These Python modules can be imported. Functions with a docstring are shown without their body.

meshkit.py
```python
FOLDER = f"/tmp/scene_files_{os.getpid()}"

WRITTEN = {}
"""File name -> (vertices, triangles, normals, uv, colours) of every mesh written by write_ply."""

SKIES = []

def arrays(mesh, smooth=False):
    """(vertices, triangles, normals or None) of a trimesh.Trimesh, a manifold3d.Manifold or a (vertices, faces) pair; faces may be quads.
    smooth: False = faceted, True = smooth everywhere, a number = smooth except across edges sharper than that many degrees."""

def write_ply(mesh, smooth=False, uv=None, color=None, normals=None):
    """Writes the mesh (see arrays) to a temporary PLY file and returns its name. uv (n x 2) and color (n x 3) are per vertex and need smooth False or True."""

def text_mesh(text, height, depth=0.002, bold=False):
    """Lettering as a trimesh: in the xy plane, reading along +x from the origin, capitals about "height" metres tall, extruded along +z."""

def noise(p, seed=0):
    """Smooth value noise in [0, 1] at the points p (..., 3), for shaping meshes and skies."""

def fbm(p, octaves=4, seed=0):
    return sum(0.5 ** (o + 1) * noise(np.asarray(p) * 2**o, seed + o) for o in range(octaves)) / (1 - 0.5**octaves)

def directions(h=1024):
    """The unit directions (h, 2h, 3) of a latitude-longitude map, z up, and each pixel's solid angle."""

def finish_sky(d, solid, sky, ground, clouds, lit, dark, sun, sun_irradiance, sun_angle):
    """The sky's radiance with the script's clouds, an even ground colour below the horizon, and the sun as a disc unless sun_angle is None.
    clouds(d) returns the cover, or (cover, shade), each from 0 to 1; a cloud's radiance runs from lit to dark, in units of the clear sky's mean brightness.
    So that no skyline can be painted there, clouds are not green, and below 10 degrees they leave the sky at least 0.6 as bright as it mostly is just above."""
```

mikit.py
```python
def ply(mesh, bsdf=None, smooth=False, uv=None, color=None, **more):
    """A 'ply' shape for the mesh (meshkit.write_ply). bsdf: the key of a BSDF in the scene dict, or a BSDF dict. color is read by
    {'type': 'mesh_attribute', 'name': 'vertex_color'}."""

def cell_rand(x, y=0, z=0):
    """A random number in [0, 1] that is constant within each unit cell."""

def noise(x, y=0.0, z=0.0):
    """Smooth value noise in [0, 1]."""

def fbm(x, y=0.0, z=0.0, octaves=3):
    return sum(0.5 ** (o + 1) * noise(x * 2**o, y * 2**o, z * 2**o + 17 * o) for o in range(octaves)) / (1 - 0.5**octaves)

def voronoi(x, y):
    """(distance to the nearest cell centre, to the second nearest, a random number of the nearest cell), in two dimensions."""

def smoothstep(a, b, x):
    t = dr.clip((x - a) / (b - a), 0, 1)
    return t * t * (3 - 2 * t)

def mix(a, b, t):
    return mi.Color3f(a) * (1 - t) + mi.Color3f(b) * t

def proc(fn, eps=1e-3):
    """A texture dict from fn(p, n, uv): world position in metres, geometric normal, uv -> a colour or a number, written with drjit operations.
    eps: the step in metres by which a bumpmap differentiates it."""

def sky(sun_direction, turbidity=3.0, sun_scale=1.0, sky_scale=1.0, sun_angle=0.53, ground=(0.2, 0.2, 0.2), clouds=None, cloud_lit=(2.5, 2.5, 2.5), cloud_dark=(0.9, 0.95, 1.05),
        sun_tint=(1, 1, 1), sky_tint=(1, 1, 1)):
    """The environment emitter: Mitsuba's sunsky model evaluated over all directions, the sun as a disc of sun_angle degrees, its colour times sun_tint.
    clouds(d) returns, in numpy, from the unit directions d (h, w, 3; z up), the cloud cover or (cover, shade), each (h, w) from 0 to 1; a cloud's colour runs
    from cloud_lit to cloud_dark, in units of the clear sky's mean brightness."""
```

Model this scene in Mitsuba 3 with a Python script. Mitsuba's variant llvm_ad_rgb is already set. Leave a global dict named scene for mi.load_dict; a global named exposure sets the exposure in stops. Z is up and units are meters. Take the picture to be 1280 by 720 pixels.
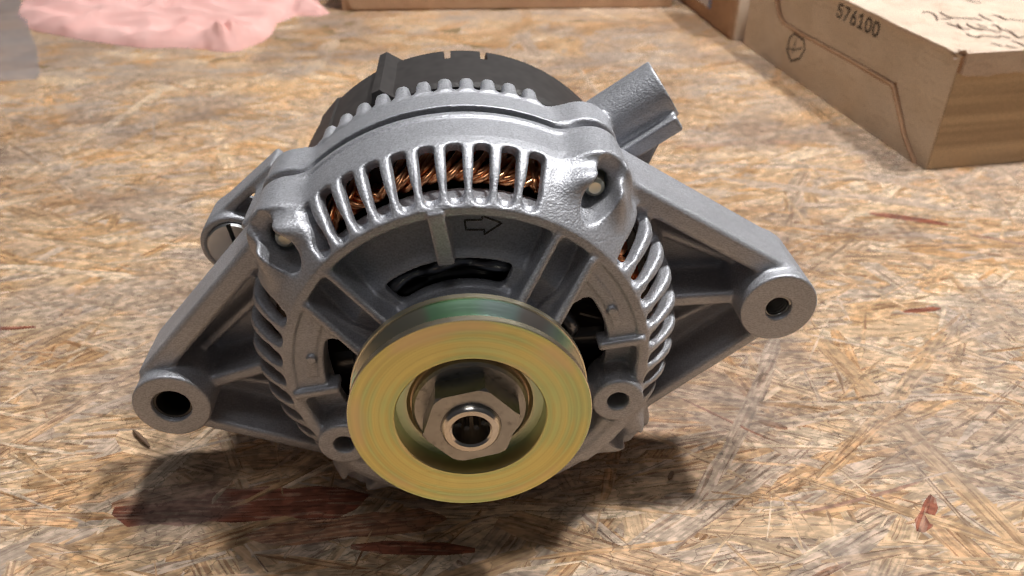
import math, random
import numpy as np, trimesh, shapely, manifold3d as m3
import shapely.geometry as sg
from scipy.ndimage import map_coordinates
import drjit as dr, mitsuba as mi
import mikit, meshkit
from mikit import proc, noise, fbm, cell_rand, smoothstep, mix, voronoi

T = mi.ScalarTransform4f
scene, labels = {}, {}
exposure = 0.0
rng = np.random.default_rng(7)
random.seed(7)

# ------------------------------------------------------------------ camera, lamps (all lengths below in cm, written in metres)
TZ = 6.55                                   # height of the alternator axis over the table top
EYE = np.array([-0.012, -15.886, 14.607 + TZ])
PITCH, YAW, FPX = 33.345, -3.994, 1000.6
_p, _w = math.radians(PITCH), math.radians(YAW)
FWD = np.array([-math.sin(_w) * math.cos(_p), math.cos(_w) * math.cos(_p), -math.sin(_p)])
scene['camera'] = {
    'type': 'thinlens', 'fov': 2 * math.degrees(math.atan(640 / FPX)), 'fov_axis': 'x', 'near_clip': 0.01, 'far_clip': 50.0,
    'aperture_radius': 0.0008, 'focus_distance': 0.235,
    'to_world': T().look_at(origin=(EYE * .01).tolist(), target=((EYE + FWD * 20) * .01).tolist(), up=[0, 0, 1])}


def rgb_(*c): return {'type': 'rgb', 'value': list(c)}


def lamp(name, pos, radius, power, label):
    pos = np.array(pos, float)
    n = np.array([0.1, 0.15, 0.05]) - pos
    scene[name] = {'type': 'disk', 'to_world': T().look_at(origin=pos.tolist(), target=(pos + n).tolist(), up=[0, 1, 0]) @ T().scale(radius),
                   'bsdf': {'type': 'diffuse', 'reflectance': {'type': 'rgb', 'value': [.8, .8, .8]}},
                   'emitter': {'type': 'area', 'radiance': {'type': 'rgb', 'value': power}}}
    labels[name] = {'label': label, 'category': 'lamp'}


lamp('ceiling_lamp', (.78, .32, 1.57), 0.066, [494, 484, 468], 'round ceiling lamp above the table, the brighter of two')
lamp('ceiling_lamp_001', (.28, .32, 1.57), 0.066, [345, 340, 333], 'round ceiling lamp above the table, the dimmer of two')
scene['ceiling_lamp_002'] = {'type': 'rectangle', 'to_world': T().look_at(origin=[-.1, -.35, 1.7], target=[0, 0, 0], up=[0, 1, 0]) @ T().scale([.32, .2, 1]),
                         'bsdf': {'type': 'diffuse', 'reflectance': rgb_(.8, .8, .8)}, 'emitter': {'type': 'area', 'radiance': rgb_(3.6, 3.6, 3.7)}}  # unseen lamp, placed to light the upward faces and soften the front shadow
labels['ceiling_lamp_002'] = {'label': 'large rectangular lamp out of view above the front of the table, placed to light the rib tops and the front shadow', 'category': 'lamp'}
scene['room_light'] = {'type': 'constant', 'radiance': {'type': 'rgb', 'value': [0.048, 0.0472, 0.049]}}

# ------------------------------------------------------------------ materials
ROLL = math.radians(8.5)


def rgb(*c): return {'type': 'rgb', 'value': list(c)}


def bump(b, fn, scale=1.0, eps=2e-4): return {'type': 'bumpmap', 'arbitrary': proc(fn, eps), 'scale': scale, 'bsdf': b}


def cast_col(p, n, uv):
    a = fbm(p.x * 90, p.y * 90, p.z * 90, 3)
    s = noise(p.x * 2600, p.y * 2600, p.z * 2600)
    c = mix((.42, .43, .465), (.54, .55, .59), a)
    return c * (0.78 + 0.44 * s)


def cast_bump(p, n, uv):
    return 0.00013 * noise(p.x * 2600, p.y * 2600, p.z * 2600) + 0.00002 * noise(p.x * 900 + 5, p.y * 900, p.z * 900)


scene['mat_cast'] = bump({'type': 'principled', 'base_color': proc(cast_col), 'metallic': 0.72, 'roughness': 0.55, 'specular': 0.5}, cast_bump)
scene['mat_dark_steel'] = {'type': 'principled', 'base_color': rgb(.10, .095, .09), 'metallic': .9, 'roughness': .5}
scene['mat_black_gloss'] = {'type': 'principled', 'base_color': rgb(.012, .012, .014), 'metallic': 0., 'roughness': .22, 'specular': .6}
scene['mat_fan'] = {'type': 'principled', 'base_color': rgb(.16, .17, .19), 'metallic': .9, 'roughness': .24}
scene['mat_black'] = {'type': 'diffuse', 'reflectance': rgb(.012, .011, .011)}


def plast_col(p, n, uv):
    return mix((.030, .027, .027), (.052, .047, .045), fbm(p.x * 300, p.y * 300, p.z * 300, 3))


scene['mat_cover'] = bump({'type': 'principled', 'base_color': proc(plast_col), 'roughness': .5, 'specular': .5},
                          lambda p, n, uv: 0.00010 * noise(p.x * 1500, p.y * 1500, p.z * 1500))


def pulley_col(p, n, uv):
    x, z = p.x, p.z - TZ * .01
    r = dr.sqrt(x * x + z * z) * 100
    a = fbm(p.x * 45, p.y * 60, p.z * 45, 3)
    b = noise(r * 9, 3.0, 0.0)
    yel, grn, pnk = (.70, .64, .26), (.54, .64, .30), (.72, .57, .35)
    c = mix(yel, grn, smoothstep(.36, .64, a * .7 + b * .3))
    c = c * (.88 + .15 * noise(r * 26, 5.0) + .09 * noise(r * 70, 6.0))
    c = mix(c, pnk, smoothstep(.56, .34, fbm(p.x * 60 + 9, p.y * 60, p.z * 60, 2) * .65 + noise(r * 4, 9.0) * .35) * .7)
    inner = smoothstep(2.04, 1.98, r)
    c = mix(c, mix((.70, .45, .36), (.38, .52, .40), smoothstep(1.55, 1.85, r)), inner * .8)
    gro = smoothstep(.0020, .0026, p.y) * smoothstep(2.05, 2.2, r)
    g2 = mix((.36, .66, .38), (.62, .80, .74), smoothstep(.3, .7, noise(x * 120 + 3, 4.0)))
    g2 = mix(g2, (.74, .66, .48), smoothstep(.0096, .0106, p.y))
    g2 = mix(g2, (.55, .40, .36), smoothstep(.5, .8, noise(dr.atan2(z, x) * 3 + 7, 2.0)) * .7)
    c = mix(c, g2, gro)
    land_glint = smoothstep(3.222, 3.24, r)                 # machined lands of the two flanges, lamp highlight painted into their colour
    return mix(c, (.86, .78, .58), land_glint)


def pulley_bump(p, n, uv):
    x, z = p.x, p.z - TZ * .01
    r = dr.sqrt(x * x + z * z) * 100
    return 0.000012 * noise(r * 40, 1.0) + 0.000008 * noise(r * 95, 2.0) + 0.000010 * noise(r * 130, p.y * 9000) + 0.00001 * noise(p.x * 3000, p.y * 3000, p.z * 3000)


scene['mat_pulley'] = bump({'type': 'principled', 'base_color': proc(pulley_col), 'metallic': 1.0, 'roughness': proc(lambda p, n, uv: dr.select((p.y > .0022) & (p.y < .0105), .34, .33))}, pulley_bump)


def nut_col(p, n, uv):
    a = fbm(p.x * 260, p.y * 260, p.z * 260, 3)
    return mix((.29, .285, .275), (.44, .435, .42), a) * (1 - .5 * mi.Color3f(smoothstep(.55, .95, fbm(p.x * 500, p.y * 500, p.z * 500, 3))))


scene['mat_nut'] = bump({'type': 'principled', 'base_color': proc(nut_col), 'metallic': 1.0, 'roughness': .33}, lambda p, n, uv: 0.00006 * noise(p.x * 1300, p.y * 1300, p.z * 1300))
scene['mat_shaft'] = {'type': 'principled', 'base_color': rgb(.66, .62, .57), 'metallic': 1.0, 'roughness': .2}
scene['mat_bolt'] = {'type': 'principled', 'base_color': rgb(.80, .78, .64), 'metallic': 1.0, 'roughness': .3}
scene['mat_copper'] = {'type': 'principled', 'base_color': rgb(.95, .43, .20), 'metallic': 1.0, 'roughness': .32}
scene['mat_bushing'] = {'type': 'principled', 'base_color': rgb(.66, .66, .65), 'metallic': 1.0, 'roughness': .3}


# ------------------------------------------------------------------ mesh helpers
def to_world(v):
    """alternator's own frame (cm, axis along y, front towards -y) -> world metres"""
    v = np.asarray(v, float)
    c, s = math.cos(ROLL), math.sin(ROLL)
    return np.stack([v[:, 0] * c - v[:, 2] * s, v[:, 1], v[:, 0] * s + v[:, 2] * c + TZ], 1) * .01


def rot_n(n):
    c, s = math.cos(ROLL), math.sin(ROLL)
    return np.stack([n[:, 0] * c - n[:, 2] * s, n[:, 1], n[:, 0] * s + n[:, 2] * c], 1)


def key(name):
    if name not in scene: return name
    i = 1
    while f'{name}_{i:03d}' in scene: i += 1
    return f'{name}_{i:03d}'


def mesh_of(m):
    if hasattr(m, 'to_mesh'):
        q = m.to_mesh(); return trimesh.Trimesh(q.vert_properties[:, :3], q.tri_verts, process=False)
    return m


def add(name, m, mat, smooth=30, alt=False, uv=None):
    m = mesh_of(m)
    v = to_world(m.vertices) if alt else np.asarray(m.vertices) * .01
    k = key(name)
    scene[k] = mikit.ply(trimesh.Trimesh(v, m.faces, process=False), mat, smooth=smooth, uv=uv)
    return k


def lathe(prof, n=128):
    """closed profile of (r, y) revolved about the y axis"""
    p = np.array(prof, float); k = len(p)
    a = np.arange(n) * 2 * np.pi / n
    v = np.stack([p[None, :, 0] * np.cos(a)[:, None], np.broadcast_to(p[None, :, 1], (n, k)), p[None, :, 0] * np.sin(a)[:, None]], -1).reshape(-1, 3)
    i, j = np.meshgrid(np.arange(n), np.arange(k), indexing='ij')
    q = [i * k + j, i * k + (j + 1) % k, ((i + 1) % n) * k + (j + 1) % k, ((i + 1) % n) * k + j]
    q = np.stack(q, -1).reshape(-1, 4)
    f = np.vstack([q[:, [0, 1, 2]], q[:, [0, 2, 3]]])
    m = trimesh.Trimesh(v, f, process=True)
    m.update_faces(m.nondegenerate_faces())
    if m.volume < 0: m.invert()
    return m


def tube(pts, rad, sides=6):
    p = np.asarray(pts, float); t = np.gradient(p, axis=0); t /= np.linalg.norm(t, axis=1, keepdims=True) + 1e-12
    ref = np.array([0.0, 0, 1]) if abs(t[:, 2]).mean() < .8 else np.array([1.0, 0, 0])
    a = np.cross(t, ref); a /= np.linalg.norm(a, axis=1, keepdims=True) + 1e-12
    b = np.cross(t, a); g = np.arange(sides) * 2 * np.pi / sides
    r = np.broadcast_to(rad, (len(p),))
    v = (p[:, None] + r[:, None, None] * (np.cos(g)[None, :, None] * a[:, None] + np.sin(g)[None, :, None] * b[:, None])).reshape(-1, 3)
    i, j = np.meshgrid(np.arange(len(p) - 1), np.arange(sides), indexing='ij')
    q = np.stack([i * sides + j, i * sides + (j + 1) % sides, (i + 1) * sides + (j + 1) % sides, (i + 1) * sides + j], -1).reshape(-1, 4)
    f = [q[:, [0, 1, 2]], q[:, [0, 2, 3]]]
    e = np.arange(1, sides - 1); z = np.zeros_like(e); o = (len(p) - 1) * sides
    f += [np.stack([z, e + 1, e], 1), np.stack([z + o, o + e, o + e + 1], 1)]
    m = trimesh.Trimesh(v, np.vstack(f), process=False)
    if m.volume < 0: m.invert()
    return m


# ------------------------------------------------------------------ castings: signed distance fields, meshed by surface nets (edges come out softly rounded, as cast)
def smin(a, b, k):
    h = np.maximum(k - np.abs(a - b), 0) / k
    return np.minimum(a, b) - h * h * k * .25


def smax(a, b, k): return -smin(-a, -b, k)


class Field:
    def __init__(s, lo, hi, h):
        s.lo, s.h = np.array(lo, float), h
        s.n = np.ceil((np.array(hi) - s.lo) / h).astype(int) + 1
        s.f = np.full(s.n, 1.0, np.float32)

    def sub(s, lo, hi, pad=.45):
        a = np.clip(np.floor((np.array(lo) - pad - s.lo) / s.h).astype(int), 0, s.n)
        b = np.clip(np.ceil((np.array(hi) + pad - s.lo) / s.h).astype(int) + 1, 0, s.n)
        sl = tuple(slice(i, j) for i, j in zip(a, b))
        ax = [(s.lo[k] + s.h * np.arange(a[k], b[k])).astype(np.float32) for k in range(3)]
        return sl, ax[0][:, None, None], ax[1][None, :, None], ax[2][None, None, :]

    def union(s, fn, lo, hi, k=.15):
        sl, x, y, z = s.sub(lo, hi)
        s.f[sl] = smin(s.f[sl], fn(x, y, z), k)

    def cut(s, fn, lo, hi, k=.06):
        sl, x, y, z = s.sub(lo, hi)
        s.f[sl] = smax(s.f[sl], -fn(x, y, z), k)

    def emboss(s, fn, lo, hi):
        sl, x, y, z = s.sub(lo, hi, .1)
        s.f[sl] -= fn(x, y, z)

    def mesh(s):
        f, h = s.f, s.h
        ins = f < 0
        c = np.zeros(np.array(f.shape) - 1, np.uint8)
        for dx in (0, 1):
            for dy in (0, 1):
                for dz in (0, 1):
                    c += ins[dx:f.shape[0] - 1 + dx, dy:f.shape[1] - 1 + dy, dz:f.shape[2] - 1 + dz]
        act = (c > 0) & (c < 8)
        idx = np.argwhere(act)
        ids = np.full(act.shape, -1, np.int32); ids[act] = np.arange(len(idx))
        pos = np.zeros((len(idx), 3)); cnt = np.zeros(len(idx))
        for ax in range(3):
            o1, o2 = [k for k in range(3) if k != ax]
            for u in (0, 1):
                for w in (0, 1):
                    a = idx.copy(); a[:, o1] += u; a[:, o2] += w
                    b = a.copy(); b[:, ax] += 1
                    fa, fb = f[a[:, 0], a[:, 1], a[:, 2]], f[b[:, 0], b[:, 1], b[:, 2]]
                    m = (fa < 0) != (fb < 0)
                    t = np.where(m, fa / np.where(m, fa - fb, 1), 0)
                    q = a.astype(float); q[:, ax] += t
                    pos[m] += q[m]; cnt[m] += 1
        pos /= cnt[:, None]

        def samp(p): return map_coordinates(f, p.T, order=1, mode='nearest')

        def grad(p, e=.75):
            g = np.stack([samp(p + d * e) - samp(p - d * e) for d in np.eye(3)], 1)
            return g / (np.linalg.norm(g, axis=1, keepdims=True) + 1e-9)
        n = grad(pos)
        faces = []
        for ax in range(3):
            o1, o2 = [k for k in range(3) if k != ax]
            a, b = [slice(None)] * 3, [slice(None)] * 3
            a[ax], b[ax] = slice(0, -1), slice(1, None)
            ch = ins[tuple(a)] != ins[tuple(b)]
            e = np.argwhere(ch)
            e = e[(e[:, o1] > 0) & (e[:, o2] > 0) & (e[:, o1] < act.shape[o1]) & (e[:, o2] < act.shape[o2])]
            q = []
            for u, w in ((1, 1), (0, 1), (0, 0), (1, 0)):
                k = e.copy(); k[:, o1] -= u; k[:, o2] -= w
                q.append(ids[k[:, 0], k[:, 1], k[:, 2]])
            q = np.stack(q, 1)
            flip = ins[e[:, 0], e[:, 1], e[:, 2]] ^ (ax == 1)
            q = np.where(flip[:, None], q, q[:, ::-1])
            faces.append(q)
        q = np.vstack(faces)
        fa = np.vstack([q[:, [0, 1, 2]], q[:, [0, 2, 3]]])
        return s.lo + pos * h, fa, n


def put_split(base, v, f, n, mat, assign):
    """one casting written as a body and its sub-parts, which share vertices and normals along their borders; assign(centroids) -> array of names"""
    names = assign(v[f].mean(1))
    wv, wn = to_world(v), rot_n(n)
    for nm in sorted(set(names.tolist())):
        g = f[names == nm]
        u, inv = np.unique(g, return_inverse=True)
        k = base if nm == '' else key(f'{base}__{nm.split("#")[0]}')
        scene[k] = {'type': 'ply', 'filename': meshkit.write_ply((wv[u], inv.reshape(-1, 3)), normals=wn[u]), 'face_normals': False, 'bsdf': {'type': 'ref', 'id': mat}}


def box3(x, y, z, c, b, r=.08):
    q = [np.abs(a - cc) - (bb - r) for a, cc, bb in zip((x, y, z), c, b)]
    return np.sqrt(sum(np.maximum(a, 0) ** 2 for a in q)) + np.minimum(np.maximum(np.maximum(q[0], q[1]), q[2]), 0) - r


def rotxz(x, z, ang, c=(0, 0)):
    """(v along the direction ang, u across it)"""
    ca, sa = math.cos(ang), math.sin(ang)
    dx, dz = x - c[0], z - c[1]
    return dx * ca + dz * sa, -dx * sa + dz * ca


def cyl_y(x, y, z, c, r, y0, y1, rd=.08):
    d = np.sqrt((x - c[0]) ** 2 + (z - c[1]) ** 2) - (r - rd)
    e = np.abs(y - (y0 + y1) / 2) - ((y1 - y0) / 2 - rd)
    return np.minimum(np.maximum(d, e), 0) + np.sqrt(np.maximum(d, 0) ** 2 + np.maximum(e, 0) ** 2) - rd


def wall(F, p0, p1, th, y0, y1, k=.2, r=.12, side=-1, ext=0.0):
    """a plate standing along y, whose outer line runs p0 -> p1 in the xz plane; th = thickness towards side"""
    p0, p1 = np.array(p0), np.array(p1); d = p1 - p0; L = np.hypot(*d); ang = math.atan2(d[1], d[0])
    nrm = np.array([-d[1], d[0]]) / L * side
    c = (p0 + p1) / 2 + nrm * th / 2

    def fn(x, y, z):
        v, u = rotxz(x, z, ang, c)
        return box3(v, y, u, (0, (y0 + y1) / 2, 0), (L / 2 + ext, (y1 - y0) / 2, th / 2), r)
    lo = np.minimum(p0, p1) - th; hi = np.maximum(p0, p1) + th
    F.union(fn, (lo[0], y0, lo[1]), (hi[0], y1, hi[1]), k)


def revolve_field(poly, step=.025):
    P = sg.Polygon(poly)
    x0, y0, x1, y1 = P.bounds
    x0, y0, x1, y1 = max(x0 - .8, 0), y0 - .8, x1 + .8, y1 + .8
    gr, gy = np.arange(x0, x1, step), np.arange(y0, y1, step)
    R, Y = np.meshgrid(gr, gy, indexing='ij')
    pts = shapely.points(R, Y)
    d = shapely.distance(pts, P.exterior) * np.where(shapely.contains(P, pts), -1, 1)

    def fn(x, y, z):
        r = np.sqrt(x * x + z * z)
        r, yy = np.broadcast_arrays(r, y + 0 * r)
        return map_coordinates(d.astype(np.float32), [(r - x0) / step, (yy - y0) / step], order=1, mode='nearest')
    return fn


def sector(x, y, z, r0, r1, a0, a1, y0, y1, rd=.1):
    """annular sector block, angles in degrees, rounded by rd"""
    am, ah = math.radians((a0 + a1) / 2), math.radians((a1 - a0) / 2)
    v, u = rotxz(x, z, am)
    r = np.sqrt(v * v + u * u); a = np.arctan2(u, v)
    q0 = np.abs(r - (r0 + r1) / 2) - ((r1 - r0) / 2 - rd)
    q1 = (np.abs(a) - ah) * r + rd
    q2 = np.abs(y - (y0 + y1) / 2) - ((y1 - y0) / 2 - rd)
    q2 = q2 + 0 * q0
    return np.sqrt(np.maximum(q0, 0) ** 2 + np.maximum(q1, 0) ** 2 + np.maximum(q2, 0) ** 2) + np.minimum(np.maximum(np.maximum(q0, q1), q2), 0) - rd


def pol(r, a): return np.array([r * math.cos(math.radians(a)), r * math.sin(math.radians(a))])


BOLTS = [45.5, 134.5, 225.5, 314.5]
LUG = np.array([9.56, -.87])


def bb(c, r, y0, y1): return (c[0] - r, y0, c[1] - r), (c[0] + r, y1, c[1] + r)


# ---- front housing
def front_housing():
    F = Field((-11.3, 1.2, -7.6), (11.3, 6.9, 7.6), .05)
    prof = [(1.2, 1.42), (2.5, 1.42), (2.62, 1.55), (2.68, 2.3), (2.8, 2.45), (3.5, 2.38), (4.3, 2.90), (4.78, 3.14), (4.92, 3.06), (4.94, 2.2), (4.98, 2.15),
            (5.2, 2.15), (5.27, 2.2), (5.6, 2.5), (5.95, 2.88), (6.2, 3.22), (6.35, 3.55), (6.41, 3.95), (6.43, 5.1), (6.5, 5.15), (6.5, 5.42), (6.15, 5.42),
            (6.1, 4.0), (5.82, 3.46), (5.5, 3.0), (5.24, 2.74), (5.13, 2.8), (5.11, 3.5), (4.9, 3.5), (4.2, 3.26), (3.4, 2.74), (2.2, 2.8), (1.2, 2.9)]
    F.union(revolve_field(prof), (-6.6, 1.4, -6.6), (6.6, 5.5, 6.6), .01)
    # ventilation slots
    sl_ang = [90 + 6.8 * k for k in range(-4, 5)] + [124.2, ] + [29.0 - 7.7 * k for k in range(0, 8)] + [180 - 29.0 + 7.7 * k for k in range(0, 8)]
    dirv = math.atan2(.98, .85)
    for a in sl_ang:
        ar_ = math.radians(a)
        side = not (55 < a < 125)

        def slot(x, y, z):
            v, u = rotxz(x, z, ar_)
            s, t = rotxz(v, y, dirv, (5.92, 2.98))
            return box3(s, u, t, (.52, 0, -.62), (1.18, .25, 1.2), .16) if side else box3(s, u, t, (.0, 0, -.15), (.70, .215, .65), .16)
        c = pol(5.8, a)
        F.cut(lambda x, y, z: (lambda vu: (lambda st: box3(st[0], vu[1], st[1], (-.62, 0, -.2), (.36, .2, .42), .17))(rotxz(vu[0], y, dirv, (5.92, 2.98))))(rotxz(x, z, ar_)), (c[0] - 1.1, 1.7, c[1] - 1.1), (c[0] + 1.1, 4, c[1] + 1.1), .12)
        F.cut(slot, (c[0] - 1.5, 1.9, c[1] - 1.5), (c[0] + 1.5, 4.9, c[1] + 1.5), .12)
    for a in BOLTS:                                                        # boss round each through bolt
        c = pol(6.15, a)
        F.union(lambda x, y, z: cyl_y(x, y, z, c, 1.02, 3.55, 5.42, .1), *bb(c, 1.05, 3.4, 5.42), .45)
        c2 = pol(5.75, a)
        F.union(lambda x, y, z: cyl_y(x, y, z, c2, 1.02, 2.8, 5.3, .3), *bb(c2, 1.05, 2.7, 5.3), .35)
    for m in (1, -1):                                                     # the two mounting arms
        M = lambda p: (m * p[0], p[1])
        o = .12 if m < 0 else 0
        sd = -m
        wall(F, M((4.9, 4.52 + o)), M((10.33 + o, .05 + o)), .72, 4.15, 6.55, .3, .2, sd)
        wall(F, M((5.0, -4.95)), M((10.15, -1.87)), .42, 4.3, 6.55, .25, .14, sd * -1)
        wall(F, M((5.9, -.22)), M((9.0, -.62)), .46, 4.45, 6.3, .2, .14, sd)
        wall(F, M((5.6, 2.2)), M((9.2, -.2)), .3, 5.4, 6.3, .2, .12, sd)
        wall(F, M((5.4, -2.5)), M((9.2, -1.0)), .25, 5.5, 6.3, .2, .1, sd)
        tri = sg.Polygon([M((5.2, 4.1)), M((10.0, .1)), M((10.0, -1.6)), M((5.2, -4.6))])
        sl, x, y, z = F.sub((-10.1 if m < 0 else 5.1, 5.8, -4.7), (-5.1 if m < 0 else 10.1, 6.5, 4.2), .2)
        X, Z = np.broadcast_arrays(x[:, 0, :], z[:, 0, :]); pt = shapely.points(X.astype(float), Z.astype(float))
        d2 = (shapely.distance(pt, tri.exterior) * np.where(shapely.contains(tri, pt), -1, 1)).astype(np.float32)[:, None, :]
        F.f[sl] = smin(F.f[sl], np.maximum(d2, np.abs(y - 6.15) - .2), .3)
        c = M(LUG)
        F.union(lambda x, y, z: cyl_y(x, y, z, c, 1.2, 3.7, 6.6, .07), *bb(c, 1.2, 3.7, 6.6), .16)
        br = .60 if m < 0 else .40
        F.cut(lambda x, y, z: cyl_y(x, y, z, c, br, 2.5, 8, .02), *bb(c, br, 3, 6.9), .05)
        # front face: flat side sector, ribs, ear
        A = (lambda a0, a1: (a0, a1)) if m > 0 else (lambda a0, a1: (180 - a1, 180 - a0))
        F.union(lambda x, y, z: sector(x, y, z, 2.6, 5.05, *A(-24, 36), 2.22, 3.1, .06), (-5.2, 2.2, -3), (5.2, 3.1, 3.4), .08)
        sx = (2.2, 5.3) if m > 0 else (-5.3, -2.2)
        F.cut(lambda x, y, z: sector(x, y, z, 2.72, 4.1, *A(-26, 26), 1.0, 4.0, .22), (sx[0], 1.2, -2.3), (sx[1], 4, 2.3), .06)
        F.emboss(lambda x, y, z: .035 * np.clip(-sector(x, y, z, 4.28, 4.62, *A(7, 36), 1.5, 3, .02) / .04, 0, 1), (sx[0], 1.9, 0), (sx[1], 2.6, 3.4))
        pc = pol(4.44, 15.8); pc = (m * pc[0], pc[1])
        F.union(lambda x, y, z: cyl_y(x, y, z, pc, .15, 2.08, 2.5, .03), *bb(pc, .15, 2.05, 2.5), .04)
        for u0, v0, v1 in ((0, 2.3, 4.98), (-1.2, 2.55, 4.83)):
            ang = math.radians(51.7)
            cen = (math.cos(ang) * (v0 + v1) / 2 - math.sin(ang) * u0, math.sin(ang) * (v0 + v1) / 2 + math.cos(ang) * u0)

            def rib(x, y, z, cen=cen, v0=v0, v1=v1):
                v, u = rotxz(m * x, z, ang, cen)
                return box3(v, y + (4.95 - (v + (v0 + v1) / 2)) * .27, u, (0, 2.65, 0), ((v1 - v0) / 2, .55, .13), .12)
            F.union(rib, *bb((m * cen[0], cen[1]), 1.6, 1.4, 3.3), .16)
        F.cut(lambda x, y, z: sector(x, y, z, 4.0, 4.88, *A(-17.5, -3), 1.5, 2.85, .1), (sx[0], 1.5, -2), (sx[1], 2.9, .2), .06)
        hc = (m * 4.45, .06)
        F.union(lambda x, y, z: box3(x, y, z, (hc[0], 2.35, hc[1]), (.68, .33, .13), .08), (hc[0] - .7, 2, -.2), (hc[0] + .7, 2.7, .3), .08)
        e = pol(4.6, -25.3); e = (m * e[0], e[1])
        F.union(lambda x, y, z: cyl_y(x, y, z, e, .78, 1.92, 3.3, .09), *bb(e, .8, 1.9, 3.3), .12)
        F.cut(lambda x, y, z: cyl_y(x, y, z, e, .32, 1, 5, .02), *bb(e, .33, 1.5, 3.6), .05)
        F.union(lambda x, y, z: sector(x, y, z, 4.6, 5.5, *A(-58, -36), 2.2, 3.4, .2), (sx[0], 2.2, -5), (sx[1], 3.4, -2.5), .2)
    # top of the face: single flat rib, slot over the fan, arrow
    F.union(lambda x, y, z: box3(*[(a) for a in (x, y, z)], (.05, 2.5, 4.35), (.23, .43, .8), .07), (-.3, 2, 3.4), (.4, 3, 5.2), .06)
    F.cut(lambda x, y, z: sector(x, y, z, 2.72, 3.52, 59, 121, 1.0, 4.2, .2), (-2.2, 1.2, 1.2), (2.2, 4.2, 3.6), .06)
    F.cut(lambda x, y, z: sector(x, y, z, 2.75, 4.62, -139, -41, 1.0, 4.2, .2), (-4, 1.2, -4.7), (4, 4.2, -1.5), .08)
    # scoops in front of the bolts
    for a in BOLTS:
        c, c3 = pol(6.12, a), pol(6.02, a)
        F.cut(lambda x, y, z: cyl_y(x, y, z, c, .40, 1.0, 4.45, .1), *bb(c, .5, 1.2, 4.45), .1)

        def scoop(x, y, z):
            v, u = rotxz(x, z, math.radians(a))
            return box3(v, y, u, (7.4, 2.7, 0), (1.35, .98, .36), .22)
        F.cut(scoop, *bb(pol(6.9, a), 1.7, 1.4, 4.2), .16)

        def bowl(x, y, z):
            v, u = rotxz(x, z, math.radians(a))
            return np.sqrt(((v - 6.15) / .72) ** 2 + (u / .42) ** 2 + ((y - 2.95) / 1.0) ** 2) * .42 - .42
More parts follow.
